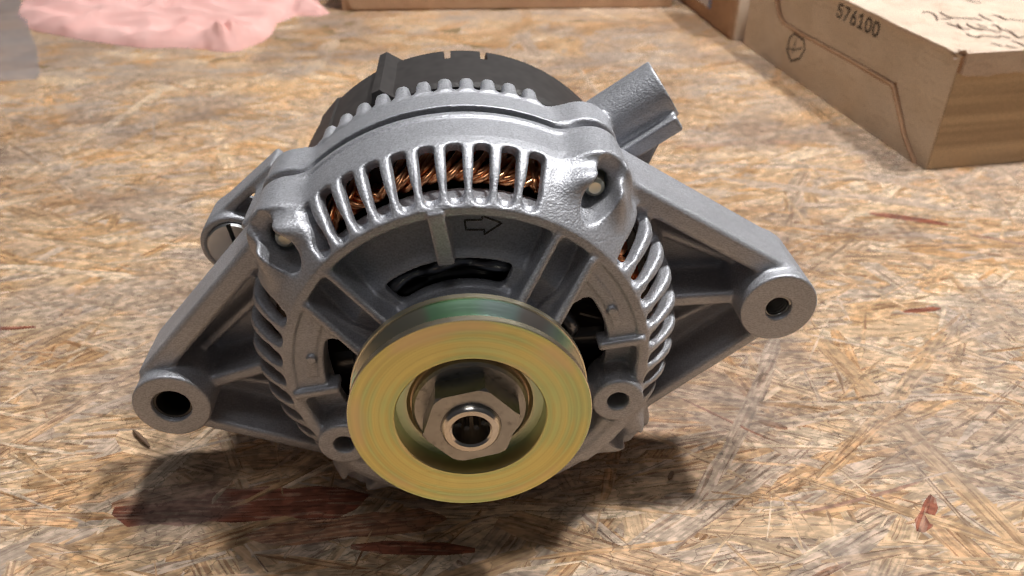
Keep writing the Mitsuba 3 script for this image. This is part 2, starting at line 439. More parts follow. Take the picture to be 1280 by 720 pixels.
        F.cut(bowl, *bb(pol(6.15, a), 1.0, 1.6, 4.2), .12)
    v, f, n = F.mesh()

    def assign(c):
        out = np.full(len(c), '', object)
        r = np.hypot(c[:, 0], c[:, 2])
        for m in (1, -1):
            s = c[:, 0] * m > 0
            arm = s & (r > 6.9) & (np.abs(c[:, 2]) < 4.3) & (c[:, 1] > 3.6)
            d = np.hypot(c[:, 0] - m * LUG[0], c[:, 2] - LUG[1])
            out[arm] = f'mounting_arm#{m}'
            out[s & (d < 1.26) & (c[:, 1] < 6.7)] = f'mounting_lug#{m}'
            e = pol(4.6, -25.3)
            out[(np.hypot(c[:, 0] - m * e[0], c[:, 2] - e[1]) < .8) & (c[:, 1] < 2.3)] = f'ear#{m}'
        ang = np.degrees(np.arctan2(c[:, 2], c[:, 0])) % 360
        for i, k in enumerate(range(-4, 4)):
            a = 90 + 6.8 * (k + .5)
            out[(np.abs(ang - a) < 1.75) & (r > 5.5) & (c[:, 1] > 2.4) & (c[:, 1] < 3.45) & (r < 6.34)] = f'vent_rib#{i:02d}'
        for m in (1, -1):
            for k in range(7):
                a = 25.15 - 7.7 * k
                aa = ang if m > 0 else (180 - ang)
                aa = (aa + 180) % 360 - 180
                out[(c[:, 0] * m > 0) & (np.abs(aa - a) < 2.0) & (r > 5.4) & (c[:, 1] > 2.4) & (c[:, 1] < 3.9) & (r < 6.5)] = f'vent_rib#{10 + k + 10 * (m > 0)}'
        return out
    put_split('alternator__front_housing', v, f, n, 'mat_cast', assign)


# ---- rear housing
def rear_housing():
    F = Field((-10.2, 5.5, -7.4), (8.6, 11.0, 8.2), .06)
    inv = lambda x, z: (x, z)
    prof = [(5.4, 5.86), (6.5, 5.86), (6.52, 5.95), (6.46, 6.05), (6.46, 7.2), (6.36, 7.42), (5.4, 7.42)]
    F.union(revolve_field(prof), (-6.6, 5.6, -6.6), (6.6, 7.5, 6.6), .01)
    for a in BOLTS:
        c = pol(6.15, a)
        F.union(lambda x, y, z: cyl_y(x, y, z, c, 1.04, 5.86, 7.35, .1), *bb(c, 1.05, 5.6, 7.4), .45)
    for k in range(60):
        a = k * 6 + 1.2
        if any(abs((a - b + 180) % 360 - 180) < 10 for b in BOLTS): continue
        ar_ = math.radians(a)

        def tooth(x, y, z):
            v, u = rotxz(x, z, ar_)
            q = np.sqrt(np.maximum(np.abs(u) - .05, 0) ** 2 + np.maximum(y - 8.2, 0) ** 2 + np.maximum(np.abs(v - 5.9) - .42, 0) ** 2) - .17
            return np.maximum(q, 7.2 - y)
        c = pol(5.9, a)
        F.union(tooth, (c[0] - .8, 7.1, c[1] - .8), (c[0] + .8, 8.45, c[1] + .8), .24)
    R = math.radians(-8.5)

    def loc(p): return (p[0] * math.cos(R) - p[1] * math.sin(R), p[0] * math.sin(R) + p[1] * math.cos(R))
    # left rear lug with a sliding bushing
    c = loc((-8.0, .45))
    F.union(lambda x, y, z: cyl_y(x, y, z, c, 1.18, 8.9, 10.7, .12), *bb(c, 1.2, 8.9, 10.7), .1)
    wall(F, loc((-6.3, 3.42)), loc((-8.85, 1.28)), .35, 9.15, 10.6, .2, .12, 1)
    wall(F, loc((-6.1, 3.25)), loc((-7.0, 2.45)), .5, 6.6, 9.8, .25, .14, 1)
    wall(F, loc((-5.3, -1.9)), loc((-8.1, -.8)), .4, 9.1, 10.4, .2, .12, -1)
    wall(F, loc((-4.9, -1.9)), loc((-6.2, -1.5)), .5, 6.6, 10.4, .2, .12, -1)
    wall(F, loc((-5.3, 3.6)), loc((-8.0, 1.0)), 1.6, 9.9, 10.3, .2, .12, 1)
    F.cut(lambda x, y, z: cyl_y(x, y, z, c, .93, 8, 11.5, .02), *bb(c, .95, 8, 10.9), .06)
    # right rear adjusting boss, its axis across the alternator
    end, d = np.array(loc((6.4, 6.1))), math.radians(33.5 - 8.5)

    def boss(x, y, z):
        v, u = rotxz(x, z, d, end)
        rr = np.sqrt(u * u + (y - 8.0) ** 2) - .95
        return np.maximum(rr, np.maximum(v, -2.9 - v)) + 0 * rr
    F.union(boss, (2.0, 6.9, 2.4), (8.3, 9.1, 7.4), .12)
    F.cut(lambda x, y, z: (lambda vu: np.maximum(np.sqrt(vu[1] ** 2 + (y - 8.) ** 2) - .42, vu[0] - .2))(rotxz(x, z, d, end)), (4, 7, 4), (7.4, 9, 7), .04)

    def rib(x, y, z, y0, y1, u0, u1, v0, v1, rd=.1):
        v, u = rotxz(x, z, d, end)
        return box3(v, y, u, ((v0 + v1) / 2, (y0 + y1) / 2, (u0 + u1) / 2), ((v1 - v0) / 2, (y1 - y0) / 2, (u1 - u0) / 2), rd)
    F.union(lambda x, y, z: rib(x, y, z, 6.75, 7.3, -1.0, -.45, -3.2, -.12), (1.5, 6.9, 1.), (8.3, 7.7, 7.4), .18)
    webp = sg.Polygon([(-.12, -.8), (-1.6, -1.85), (-3.2, -2.6), (-3.2, -.4), (-.12, -.4)])

    def web(x, y, z):
        X, Zz = np.broadcast_arrays(x[:, 0, :], z[:, 0, :])
        v, u = rotxz(X.astype(float), Zz.astype(float), d, end); pt = shapely.points(v, u)
        d2 = (shapely.distance(pt, webp.exterior) * np.where(shapely.contains(webp, pt), -1, 1)).astype(np.float32)[:, None, :]
        return np.maximum(d2, np.abs(y - 7.9) - .28)
    F.union(web, (1.5, 7.5, 0.), (8.3, 8.3, 7.4), .15)
    F.union(lambda x, y, z: rib(x, y, z, 6.9, 8.2, .1, .7, -3.2, -2.1, .25), (1.5, 6.9, 2.), (8.3, 8.7, 7.4), .3)
    v, f, n = F.mesh()
    e2 = loc((6.4, 6.1))

    def assign(q):
        out = np.full(len(q), '', object)
        r = np.hypot(q[:, 0], q[:, 2]); ang = np.degrees(np.arctan2(q[:, 2], q[:, 0])) % 360
        k = np.round((ang - 1.2) / 6).astype(int)
        tooth = (q[:, 1] > 7.45) & (r < 6.6) & (np.abs(ang - 1.2 - 6 * k) < 2.2) & (ang > 55) & (ang < 125)
        out[tooth] = np.array([f'cooling_fin#{i:02d}' for i in k[tooth]], object)
        v_, u_ = rotxz(q[:, 0], q[:, 2], d, end)
        out[(v_ > -2.9) & (q[:, 0] > 2.5) & (q[:, 2] > 2.) & (r > 6.62) & (q[:, 1] > 6.9)] = 'adjusting_boss'
        out[(np.hypot(q[:, 0] - c[0], q[:, 2] - c[1]) < 1.24) & (q[:, 1] > 8.7)] = 'mounting_lug'
        out[(q[:, 0] < -6) & (r > 6.75) & (out == '') & (q[:, 1] > 6.5)] = 'mounting_arm'
        return out
    put_split('alternator__rear_housing', v, f, n, 'mat_cast', assign)
    bsh = lathe([(0, 8.84), (.3, 8.8), (.86, 8.8), (.92, 8.88), (.92, 10.6), (0, 10.6)], 64)
    bsh.apply_translation((c[0], 0, c[1]))
    slit = trimesh.creation.box((.16, 1.2, .8)); slit.apply_translation((c[0] + .1, 9, c[1] + .5))
    tm = lambda m: m3.Manifold(m3.Mesh(np.asarray(m.vertices, np.float32), np.asarray(m.faces, np.uint32)))
    add('alternator__bushing', tm(bsh) - tm(slit), 'mat_bushing', 30, True)


front_housing()
ar = np.array([(.62, 4.24), (1.1, 4.26), (1.1, 4.40), (1.64, 4.12), (1.16, 3.76), (1.16, 3.92), (.66, 3.92), (.62, 4.24)])
ar = (ar - (1.13, 4.1)) * (.98, .68); ca_, sa_ = math.cos(-.19), math.sin(-.19)
ar = np.c_[ar[:, 0] * ca_ - ar[:, 1] * sa_ + 1.16, ar[:, 0] * sa_ + ar[:, 1] * ca_ + 4.16]
ar = np.array(sg.LineString(ar).segmentize(.06).coords)
r_ = np.hypot(ar[:, 0], ar[:, 1]); fy = np.where(r_ < 4.3, 2.38 + (r_ - 3.5) / .8 * .52, 2.90 + (r_ - 4.3) / .48 * .24)
add('alternator__front_housing__arrow_mark', tube(np.c_[ar[:, 0], fy - .006, ar[:, 1]], .028, 6), 'mat_dark_steel', True, True)
labels['alternator__front_housing__arrow_mark'] = {'label': 'outlined arrow pointing right, cast in the front face'}
rear_housing()
labels['alternator'] = {'label': 'grey cast aluminium car alternator with a yellow zinc pulley, lying on the chipboard table', 'category': 'alternator'}

# ---- pulley, nut, shaft
add('alternator__pulley', lathe([(2.02, .03), (2.05, 0), (3.225, 0), (3.25, .025), (3.25, .19), (3.22, .23), (2.6, .46), (2.68, .52), (2.93, .68), (3.2, .95), (3.265, .97), (3.265, 1.14), (3.22, 1.18),
                                 (1.3, 1.2), (1.3, .72), (1.62, .70), (1.72, .62), (2.0, .58)], 200), 'mat_pulley', 24, True)
wash = lathe([(.9, .40), (1.5, .40), (1.58, .46), (1.58, .74), (.9, .74)], 96)
add('alternator__pulley_nut__washer', wash, 'mat_nut', 30, True)
hexa = [pol(1.33, 4 + 60 * k) for k in range(6)]
hx = m3.Manifold.extrude(m3.CrossSection([[tuple(p) for p in hexa]]), .72)
cone = m3.Manifold.cylinder(.72, 2.45, 1.24, 96)            # chamfers the corners of the front face
hx = hx ^ cone
hx -= m3.Manifold.cylinder(3, .80, .80, 64).translate((0, 0, -1))
q = mesh_of(hx); vv = np.array(q.vertices)
q = trimesh.Trimesh(np.stack([vv[:, 0], .44 - vv[:, 2], vv[:, 1]], 1), q.faces, process=False)
add('alternator__pulley_nut', q, 'mat_nut', 20, True)
sh = lathe([(.5, -.42), (.56, -.47), (.70, -.47), (.77, -.40), (.79, -.30), (.79, 1.5), (.5, 1.5)], 96)
add('alternator__shaft', sh, 'mat_shaft', 35, True)
teeth = []
for k in range(12):
    b = trimesh.creation.cylinder(.07, 1.0, sections=8); b.apply_transform(trimesh.transformations.rotation_matrix(math.pi / 2, (1, 0, 0)))
    p = pol(.47, k * 30 + 8); b.apply_translation((p[0], .68, p[1])); teeth.append(b)
teeth.append(lathe([(0, 1.1), (.52, 1.1), (.52, 1.2), (0, 1.2)], 32))
add('alternator__shaft__socket_spline', trimesh.util.concatenate(teeth), 'mat_nut', 30, True)
# ---- inside: fan, stator, copper, black cores
n_ = 240; rr = np.linspace(2.2, 4.2, 10); aa = np.arange(n_) * 2 * np.pi / n_
A_, R_ = np.meshgrid(aa, rr, indexing='ij')
Yw = 3.62 + .16 * np.sin(A_ * 13 + 1.0) * np.clip((R_ - 2.2) / .8, 0, 1) - .5 * np.exp(-((R_ - 2.4) / .5) ** 2)
V = np.stack([R_ * np.cos(A_), Yw, R_ * np.sin(A_)], -1).reshape(-1, 3)
i, j = np.meshgrid(np.arange(n_), np.arange(9), indexing='ij')
Q = np.stack([i * 10 + j, i * 10 + j + 1, ((i + 1) % n_) * 10 + j + 1, ((i + 1) % n_) * 10 + j], -1).reshape(-1, 4)
fan = trimesh.Trimesh(np.vstack([V, V + [0, .1, 0]]), np.vstack([Q[:, [0, 1, 2]], Q[:, [0, 2, 3]], len(V) + Q[:, [2, 1, 0]], len(V) + Q[:, [3, 2, 0]]]), process=False)
add('alternator__cooling_fan', fan, 'mat_black_gloss', True, True)
aw = np.linspace(0, 2 * np.pi, 260)
add('alternator__cooling_fan__wavy_rim', tube(np.stack([(3.08 + .10 * np.sin(13 * aw)) * np.cos(aw), 3.02 + .16 * np.cos(13 * aw + 1), (3.08 + .10 * np.sin(13 * aw)) * np.sin(aw)], 1), .2, 12), 'mat_fan', True, True)
for k in range(13):
    b = trimesh.creation.box((.07, .5, 1.0)); b.apply_transform(trimesh.transformations.rotation_matrix(.5, (0, 1, 0)))
    p = pol(3.9, k * 360 / 13); b.apply_transform(trimesh.transformations.rotation_matrix(-math.radians(k * 360 / 13 - 90), (0, 1, 0))); b.apply_translation((p[0], 3.85, p[1]))
    add('alternator__cooling_fan__blade', b, 'mat_black_gloss', False, True)
add('alternator__stator', lathe([(4.4, 4.75), (5.75, 4.75), (5.85, 4.8), (5.85, 6.6), (4.4, 6.6)], 128), 'mat_dark_steel', 30, True)
add('alternator__rotor', lathe([(.0, 3.6), (4.35, 3.6), (4.35, 8.2), (0, 8.2)], 96), 'mat_black', 30, True)
wires = []
wr = np.random.default_rng(3)
for k in range(270):
    a0 = k * 2 * np.pi / 270 + wr.normal(0, .006); lay = k % 3
    tt = np.linspace(0, 1, 12)
    slant = math.radians(13 + 3 * lay) * (1 if (k // 8) % 5 else -.6) + wr.normal(0, .02)
    phi = np.pi * tt
    up_ = float(np.clip((math.sin(a0) - .72) / .1, 0, 1))           # the end turns sit closer in at the sides
    rad = 5.14 + .30 * up_ + (.28 - .04 * lay) * np.cos(phi) + wr.normal(0, .02)
    yy = 4.85 - .23 * up_ - (1.22 - .1 * lay) * np.sin(phi) ** .8 + wr.normal(0, .03)
    an = a0 + slant * (tt - .5)
    wires.append(tube(np.stack([rad * np.cos(an), yy, rad * np.sin(an)], 1), .078, 6))
add('alternator__copper_winding', trimesh.util.concatenate(wires), 'mat_copper', True, True)
labels['alternator__copper_winding'] = {'kind': 'stuff'}
# ---- black end cover with two notches, a ridge, a step
cov = lathe([(5.0, 8.55), (6.1, 8.55), (6.22, 8.68), (6.22, 11.9), (6.12, 12.25), (5.7, 12.6), (0, 12.6), (0, 12.3), (5.0, 12.3)], 160)
M = lambda m: m3.Manifold(m3.Mesh(np.asarray(m.vertices, np.float32), np.asarray(m.faces, np.uint32)))
cm = M(cov)
for ang, w in ((84.6, .24), (73.0, .24)):
    c = pol(6.1, ang)
    cm -= m3.Manifold.cube((w, 2.0, 1.6), True).rotate((0, -(ang - 90), 0)).translate((c[0], 12.1, c[1]))
rc = pol(6.28, 104.5)
ridge = m3.Manifold.hull(m3.Manifold.cube((.28, 3.9, .56), True) + m3.Manifold.cube((.9, 3.9, .1), True).translate((.1, 0, -.32))).rotate((0, -(104.5 - 90), 0)).translate((rc[0], 10.4, rc[1]))
cm += ridge
c2 = pol(6.12, 129)
cm += m3.Manifold.hull(m3.Manifold.cube((.9, 3.4, .28), True) + m3.Manifold.cube((1.5, 3.4, .05), True).translate((0, 0, -.12))).rotate((0, -39, 0)).translate((c2[0], 10.4, c2[1]))
add('alternator__end_cover', cm, 'mat_cover', 28, True)
# ---- through bolts in the scoops
for a in BOLTS[:2]:
    c = pol(6.12, a)
    b = lathe([(0, 3.5), (.17, 3.5), (.27, 3.57), (.30, 3.67), (.30, 4.25), (.36, 4.27), (.40, 4.32), (.40, 4.5), (0, 4.5)], 40)
    b.apply_translation((c[0], 0, c[1]))
    add('alternator__bolt', b, 'mat_bolt', 30, True)
slv = lathe([(.52, 3.86), (.61, 3.86), (.61, 6.5), (.0, 6.5), (0, 6.4), (.52, 6.4)], 48); slv.apply_translation((-LUG[0], 0, LUG[1]))
add('alternator__bushing', slv, 'mat_dark_steel', 30, True)
# thread in the right lug's bore
th = np.linspace(0, 2 * np.pi * 16, 16 * 24)
add('alternator__thread', tube(np.stack([LUG[0] + .385 * np.cos(th), 3.80 + th / (2 * np.pi) * .125, LUG[1] + .385 * np.sin(th)], 1), .055, 5), 'mat_nut', True, True)

# ------------------------------------------------------------------ table of oriented strand board
def strand_col(p, n, uv):
    idn = dr.floor(uv.y / 8 + .5)
    v = uv.y - idn * 8
    u = uv.x
    k = dr.select(idn < 8000, .45, .68)                 # the broad strands are pressed smoother
    h1, h2, h3 = cell_rand(idn, 11), cell_rand(idn, 23), cell_rand(idn, 37)
    c = mix((.52, .39, .26), (.42, .27, .145), smoothstep(.2, .8, h1))
    c = mix(c, (.42, .365, .325), smoothstep(.5, .9, h2) * .8)
    c = mix(c, (.62, .52, .40), smoothstep(.75, .95, h3))
    c = mix(c, (.48, .27, .12), smoothstep(.82, .92, cell_rand(idn, 63)) * .55)
    c = mix((.45, .335, .22), c, .85)
    c = mix(c, (.24, .085, .05), dr.clip(smoothstep(.9945, .996, cell_rand(idn, 51)) * .5 + smoothstep(17050, 17100, idn) * .5, 0, 1))
    wob = v + .12 * noise(u * .6, idn * 3.7) + .035 * noise(u * 2.2, idn * 1.7 + 5)
    g1 = noise(u * .5, wob * 14, idn); g2 = noise(u * 1.3, wob * 30, idn + 3)
    g3 = noise(u * 5.0, wob * 26, idn + 8)
    c = c * (1 + k * (-.40 + .32 * g1 + .28 * g2 + .24 * g3))
    streak = smoothstep(.64, .80, noise(u * .8, wob * 17, idn + 70))
    c = mix(c, c * mi.Color3f(.40, .27, .19), streak * .9 * k)
    lite = smoothstep(.62, .80, noise(u * 1.3, wob * 15, idn + 90))
    c = mix(c, (.72, .62, .49), lite * .3 * k)
    grime = fbm(p.x * 30, p.y * 30, 4.0, 4)
    c = mix(c, (.33, .29, .265), smoothstep(.48, .70, grime) * .5)
    fib = noise(u * .9, wob * 9, idn + 31) * .6 + noise(u * 2.4, wob * 13, idn + 47) * .4
    c = c * mi.Color3f(1 + k * (-.36 + .56 * smoothstep(.18, .62, fib)))
    fine = fbm(p.x * 330, p.y * 560, 9.0, 3)
    c = c * mi.Color3f(1 + k * (-.40 + .74 * smoothstep(.25, .75, fine)))
    crk = smoothstep(.035, .0, dr.abs(fbm(p.x * 150, p.y * 260, 2.0, 3) - .5)) * smoothstep(.42, .6, noise(p.x * 60, p.y * 60, 8.0))
    big = fbm(p.x * 9, p.y * 15, 7.0, 3)
    c = mix(c, c * mi.Color3f(.80, .765, .75), smoothstep(.5, .72, big))
    c = mix(c, c * mi.Color3f(1.16, 1.10, 1.0), smoothstep(.45, .25, big))
    return c * mi.Color3f(1.02, .94, .875) * (1 - .6 * k * crk)


def strand_bump(p, n, uv):
    idn = dr.floor(uv.y / 8 + .5); v = uv.y - idn * 8
    return (.00028 * noise(uv.x * .9, v * 14, idn) + .0003 * noise(p.x * 500, p.y * 900, 1.0) + .0002 * noise(uv.x * 2, v * 40, idn))


scene['mat_strand'] = bump({'type': 'principled', 'base_color': proc(strand_col), 'roughness': .62, 'specular': .3}, strand_bump, eps=3e-4)
scene['mat_board'] = {'type': 'diffuse', 'reflectance': rgb(.26, .18, .10)}


def in_view(x, y):
    d = np.array([x, y, 0]) - EYE
    rt = np.array([math.cos(_w), math.sin(_w), 0]); up = np.cross(rt, FWD)
    zc = d @ FWD
    if zc < 1: return None
    return 640 + FPX * (d @ rt) / zc, 360 - FPX * (d @ up) / zc, zc


board = trimesh.creation.box((190, 165, 1.8)); board.apply_translation((5, 52, -.92))
add('table_top', board, 'mat_board', False)
labels['table_top'] = {'label': 'worn oriented strand board table top of tan, grey and reddish wood strands', 'kind': 'structure'}


def chash(x, y):
    h = ((x + 1000000) * 374761393 + (y + 1000000) * 668265263 + 1000000 * 2147483647) & 0xFFFFFFFF
    h = ((h ^ (h >> 13)) * 1274126177) & 0xFFFFFFFF
    return ((h ^ (h >> 16)) & 0xFFFFFF) / 16777215.0


RED = [i for i in range(17200, 19800) if chash(i, 51) > .989]
flakes, fr = [], np.random.default_rng(21)
N_FL = 17000
for i in range(N_FL):
    if i < 8000: x, y = fr.uniform(-90, 100), fr.uniform(-26, 134)
    else: x, y = fr.uniform(-32, 42), fr.uniform(-8, 48)
    near = i >= 8000
    L = fr.uniform(4, 13) if near else fr.uniform(6, 15)
    w = fr.uniform(.4, 2.4) if near else fr.uniform(.7, 2.6)
    if near and fr.random() < .22: L, w = fr.uniform(1.5, 6.0), fr.uniform(.05, .25)
    ang = fr.normal(0.05, .42) if fr.random() < .72 else fr.uniform(-1.57, 1.57)
    flakes.append([x, y, L, w, ang, i])
# strands that stand out in the photograph
flakes += [[-8.0, 3.4, 8.5, 1.5, -.04, -1], [-10.4, 4.1, 4, .7, .2, -1], [-4.2, 2.2, 6.5, 1.0, .06, -1], [-2, 1.2, 4, .5, -.1, -1], [29.0, 18.6, 4.5, .35, -.5, -1], [24.6, 21.6, 4.0, .6, -.4, -1], [15.2, 1.4, 1.9, .5, .9, -1],
           [9.6, 6.6, 4, .13, -.75, -1], [-22, 14.5, 5.5, .3, -.05, -1], [10.2, -.9, 3.4, .22, .4, -1], [13.3, 2.2, 5, .14, .22, -1], [11.5, 6.0, 1.1, .3, -.5, -1], [21, 13, 2, .3, .1, -1]]


def flake_mesh(x, y, L, w, ang, z, idn, rg):
    k = max(5, min(12, int(L * 1.4)))
    t = np.linspace(-.5, .5, k)
    env = np.clip(np.minimum(1, (0.5 - np.abs(t)) * rg.uniform(5, 14) + rg.uniform(.1, .5)), 0, 1)
    bend = rg.normal(0, .04) * L * (t ** 2)
    top = w / 2 * env * (1 + rg.normal(0, .10, k)) + bend; bot = -w / 2 * env * (1 + rg.normal(0, .10, k)) + bend
    u = t * L; u_t, u_b = u + rg.normal(0, .06 * w, k), u + rg.normal(0, .06 * w, k)
    ca, sa = math.cos(ang), math.sin(ang)
    P = np.concatenate([np.stack([u_t, top], 1), np.stack([u_b, bot], 1)])
    tilt = rg.normal(0, .0012)
    V = np.stack([x + P[:, 0] * ca - P[:, 1] * sa, y + P[:, 0] * sa + P[:, 1] * ca, z + P[:, 1] * tilt], 1)
    e = .03                                          # skirt, so that each strand has its edge
    S = V.copy(); S[:, 2] -= e
    i = np.arange(k - 1)
    F = np.concatenate([np.stack([i + k, i + k + 1, i + 1], 1), np.stack([i + k, i + 1, i], 1)])
    ring = np.concatenate([np.arange(k), np.arange(2 * k - 1, k - 1, -1)])
    nx = np.roll(ring, -1)
    F = np.concatenate([F, np.stack([ring, nx, nx + 2 * k], 1), np.stack([ring, nx + 2 * k, ring + 2 * k], 1)])
    off = rg.uniform(0, 50)
    uv = np.stack([P[:, 0] + off, np.clip(P[:, 1], -3.5, 3.5) + 8 * idn], 1)
    return np.vstack([V, S]), F, np.vstack([uv, uv])


order = list(range(len(flakes)))
# a big share of wide strands lies lowest, small slivers on top
order.sort(key=lambda i: (flakes[i][5] < 0, -flakes[i][3] + fr.normal(0, .35)))
items = []
for rank, i in enumerate(order):
    x, y, L, w, ang, tag = flakes[i]
    items.append((flake_mesh(x, y, L, w, ang, .0 + .02 * rank / len(order), RED[(i - N_FL) % len(RED)] if tag < 0 else i, fr), (x, y, L, w)))
size = []
for it, (x, y, L, w) in items:
    s = in_view(x, y)
    size.append(L * w / s[2] ** 2 if s and -20 < s[0] < 1300 and -10 < s[1] < 730 else 0)
best = set(np.argsort(size)[::-1][:295].tolist())
rest = [it for j, (it, _) in enumerate(items) if j not in best]


def put_strands(name, lst):
    o, V, F, U = 0, [], [], []
    for v, f, u in lst: V.append(v); F.append(f + o); U.append(u); o += len(v)
    k = key(name)
    scene[k] = mikit.ply(trimesh.Trimesh(np.vstack(V) * .01, np.vstack(F), process=False), 'mat_strand', smooth=False, uv=np.vstack(U))
    return k


for j in sorted(best): put_strands('table_top__strand', [items[j][0]])
labels[put_strands('table_top__small_strand', rest)] = {'kind': 'stuff'}

# ------------------------------------------------------------------ cardboard boxes behind
def card(c0, c1, name, fs=1.0):
    def col(p, n, uv):
        a = fbm(p.x * 60, p.y * 60, p.z * 60, 3)
        s = noise(p.x * 1700, p.y * 1700, p.z * 1700)
        c = mix(c0, c1, smoothstep(.3, .7, a)) * (.86 + .28 * s)
        sc = smoothstep(.70, .80, noise(p.x * 140, p.y * 140, p.z * 500))
        return mix(c, c * mi.Color3f(.8, .76, .7), sc * .4)
    scene[name] = bump({'type': 'principled', 'base_color': proc(col), 'roughness': .75, 'specular': .25},
                       lambda p, n, uv: .0005 * fbm(p.x * 60, p.y * 60, p.z * 60, 2) + .00006 * noise(p.x * 900, p.y * 900, p.z * 900), 1.0, 5e-4)


card((.68, .56, .43), (.74, .62, .49), 'mat_card')
card((.60, .47, .37), (.66, .53, .42), 'mat_card_top')
card((.46, .28, .17), (.52, .33, .20), 'mat_card_brown')


def end_col(p, n, uv):
    b = noise(p.z * 160, (p.x + p.y) * 4) * .6 + noise(p.z * 420, (p.x + p.y) * 7) * .4
    return mix((.42, .30, .19), (.60, .45, .29), smoothstep(.2, .8, b)) * (.85 + .3 * noise(p.x * 1500, p.y * 1500, p.z * 1500))


scene['mat_card_end'] = {'type': 'principled', 'base_color': proc(end_col), 'roughness': .8, 'specular': .2}
scene['mat_ink'] = {'type': 'diffuse', 'reflectance': rgb(.055, .045, .04)}
scene['mat_pen'] = {'type': 'diffuse', 'reflectance': rgb(.12, .075, .06)}


class Frame3:
    """a box face: s along the foot line, t up, outwards o"""
    def __init__(f, p0, u, out): f.p0, f.u, f.o = np.array([*p0, 0.]), np.array([*u, 0.]), np.array([*out, 0.])

    def place(f, m, off=0.0, rev=False):
        v = np.asarray(m.vertices); q = f.p0 + v[:, :1] * f.u + np.array([0, 0, 1.]) * v[:, 1:2] + f.o * (v[:, 2:] + off)
        r = trimesh.Trimesh(q, m.faces, process=False)
        if np.linalg.det(np.stack([f.u, [0, 0, 1.], f.o])) < 0: r.invert()
        return r


def extr(poly, th): return trimesh.creation.extrude_polygon(sg.Polygon(poly), th, engine='earcut')


def soft_box(lx, ly, lz, r=.12):
    b = m3.Manifold.hull(sum((m3.Manifold.sphere(r, 12).translate((x, y, z)) for x in (r, lx - r) for y in (r, ly - r) for z in (r, lz - r)), m3.Manifold()))
    return b


P0, U = np.array([28.8, 27.73]), np.array([-.105, .994]); U /= np.hypot(*U); V = np.array([U[1], -U[0]])


def place_box(m, p0, u, v):
    m = mesh_of(m); q = np.asarray(m.vertices)
    r = trimesh.Trimesh(np.array([*p0, 0.]) + q[:, :1] * np.array([*u, 0.]) + q[:, 1:2] * np.array([*v, 0.]) + q[:, 2:] * np.array([0, 0, 1.]), m.faces, process=False)
    if r.volume < 0: r.invert()
    return r


BX = 'cardboard_box'
add(f'{BX}__body', place_box(soft_box(27.0, 30, 7.1, .1), P0, U, V), 'mat_card_brown', 30)
labels[BX] = {'label': 'large pale cardboard box stamped 576100 with handwriting on its lid, at right', 'category': 'box', 'group': 'cardboard boxes at the back of the table'}
face = Frame3(P0, U, -V)
flap = [(0.02, .02), (.87, .02), (2.52, 1.22), (4.75, 3.62), (4.9, 3.95), (5.2, 3.78), (11.0, 3.73), (18.17, 3.57), (20.6, 3.62), (21.3, 3.95), (22.0, 4.7), (22.3, 5.6), (22.7, 7.1), (0.02, 7.1)]
add(f'{BX}__side_flap', face.place(extr(flap, .08)), 'mat_card', False)
low_ = [(1.0, .02), (2.62, 1.12), (4.9, 3.5), (5.2, 3.62), (11.0, 3.6), (18.1, 3.42), (20.7, 3.5), (21.6, 3.9), (22.4, 4.8), (22.7, 5.6), (23.0, 7.0), (26.95, 7.0), (26.95, .02)]
add(f'{BX}__side_panel', face.place(extr(low_, .3)), 'mat_card', False)
edge_ = shapely.LineString(low_[2:11]).buffer(.09, cap_style='flat').intersection(sg.Polygon(low_).buffer(.1))
add(f'{BX}__panel_edge', face.place(trimesh.creation.extrude_polygon(edge_, .306, engine='earcut')), 'mat_card_brown', False)
seam_ = shapely.LineString(low_[:3]).buffer(.07, cap_style='flat')
add(f'{BX}__side_seam', face.place(trimesh.creation.extrude_polygon(seam_, .309, engine='earcut')), 'mat_card_brown', False)
endf = Frame3(P0 - V * .22, V, -U)
wv = lambda x, a, b: b + .06 * math.sin(x * 1.9 + a) + .04 * math.sin(x * 5.1)
xs = np.linspace(.02, 30, 70)
add(f'{BX}__end_panel', endf.place(extr([(0.2, .05), (30, .05), (30, 6.1), (.2, 6.1)], .08)), 'mat_card_end', False)
labels[f'{BX}__end_panel'] = {'label': 'brown banded corrugated end of the box'}
lip = [(x, wv(x, 1, 5.93)) for x in xs if x > .45] + [(x, 7.28) for x in xs[::-1] if x > .45]
add(f'{BX}__lid_lip', endf.place(extr(lip, .2)), 'mat_card_top', False)
# lid: a sheet with a slightly wavy surface and a ragged near edge
nx_, ny_ = 60, 60
gx, gy = np.linspace(-.0, 27, nx_), np.linspace(-.24, 30, ny_)
GX, GY = np.meshgrid(gx, gy, indexing='ij')
Z = 7.22 + .10 * meshkit.fbm(np.stack([GX * .35, GY * .35, 0 * GX], -1), 3, 5) - .05
GYr = GY.copy(); GYr[:, 0] += .10 * (meshkit.noise(np.stack([gx * 2.3, gx * 0, gx * 0], -1), 4) - .3)
GXr = GX.copy(); GXr[0, :] += .08 * (meshkit.noise(np.stack([gy * 2.0, gy * 0, gy * 0], -1), 9) - .5)
top = np.stack([GXr, GYr, Z], -1).reshape(-1, 3); bot = top.copy(); bot[:, 2] -= .2
i, j = np.meshgrid(np.arange(nx_ - 1), np.arange(ny_ - 1), indexing='ij')
q = np.stack([i * ny_ + j, (i + 1) * ny_ + j, (i + 1) * ny_ + j + 1, i * ny_ + j + 1], -1).reshape(-1, 4)
rim = np.concatenate([np.arange(nx_) * ny_, (nx_ - 1) * ny_ + np.arange(1, ny_), np.arange(nx_ - 2, -1, -1) * ny_ + ny_ - 1, np.arange(ny_ - 2, 0, -1)])
rn = np.roll(rim, -1); K = len(top)
q = np.vstack([q, q[:, ::-1] + K, np.stack([rim, rim + K, rn + K, rn], 1)])
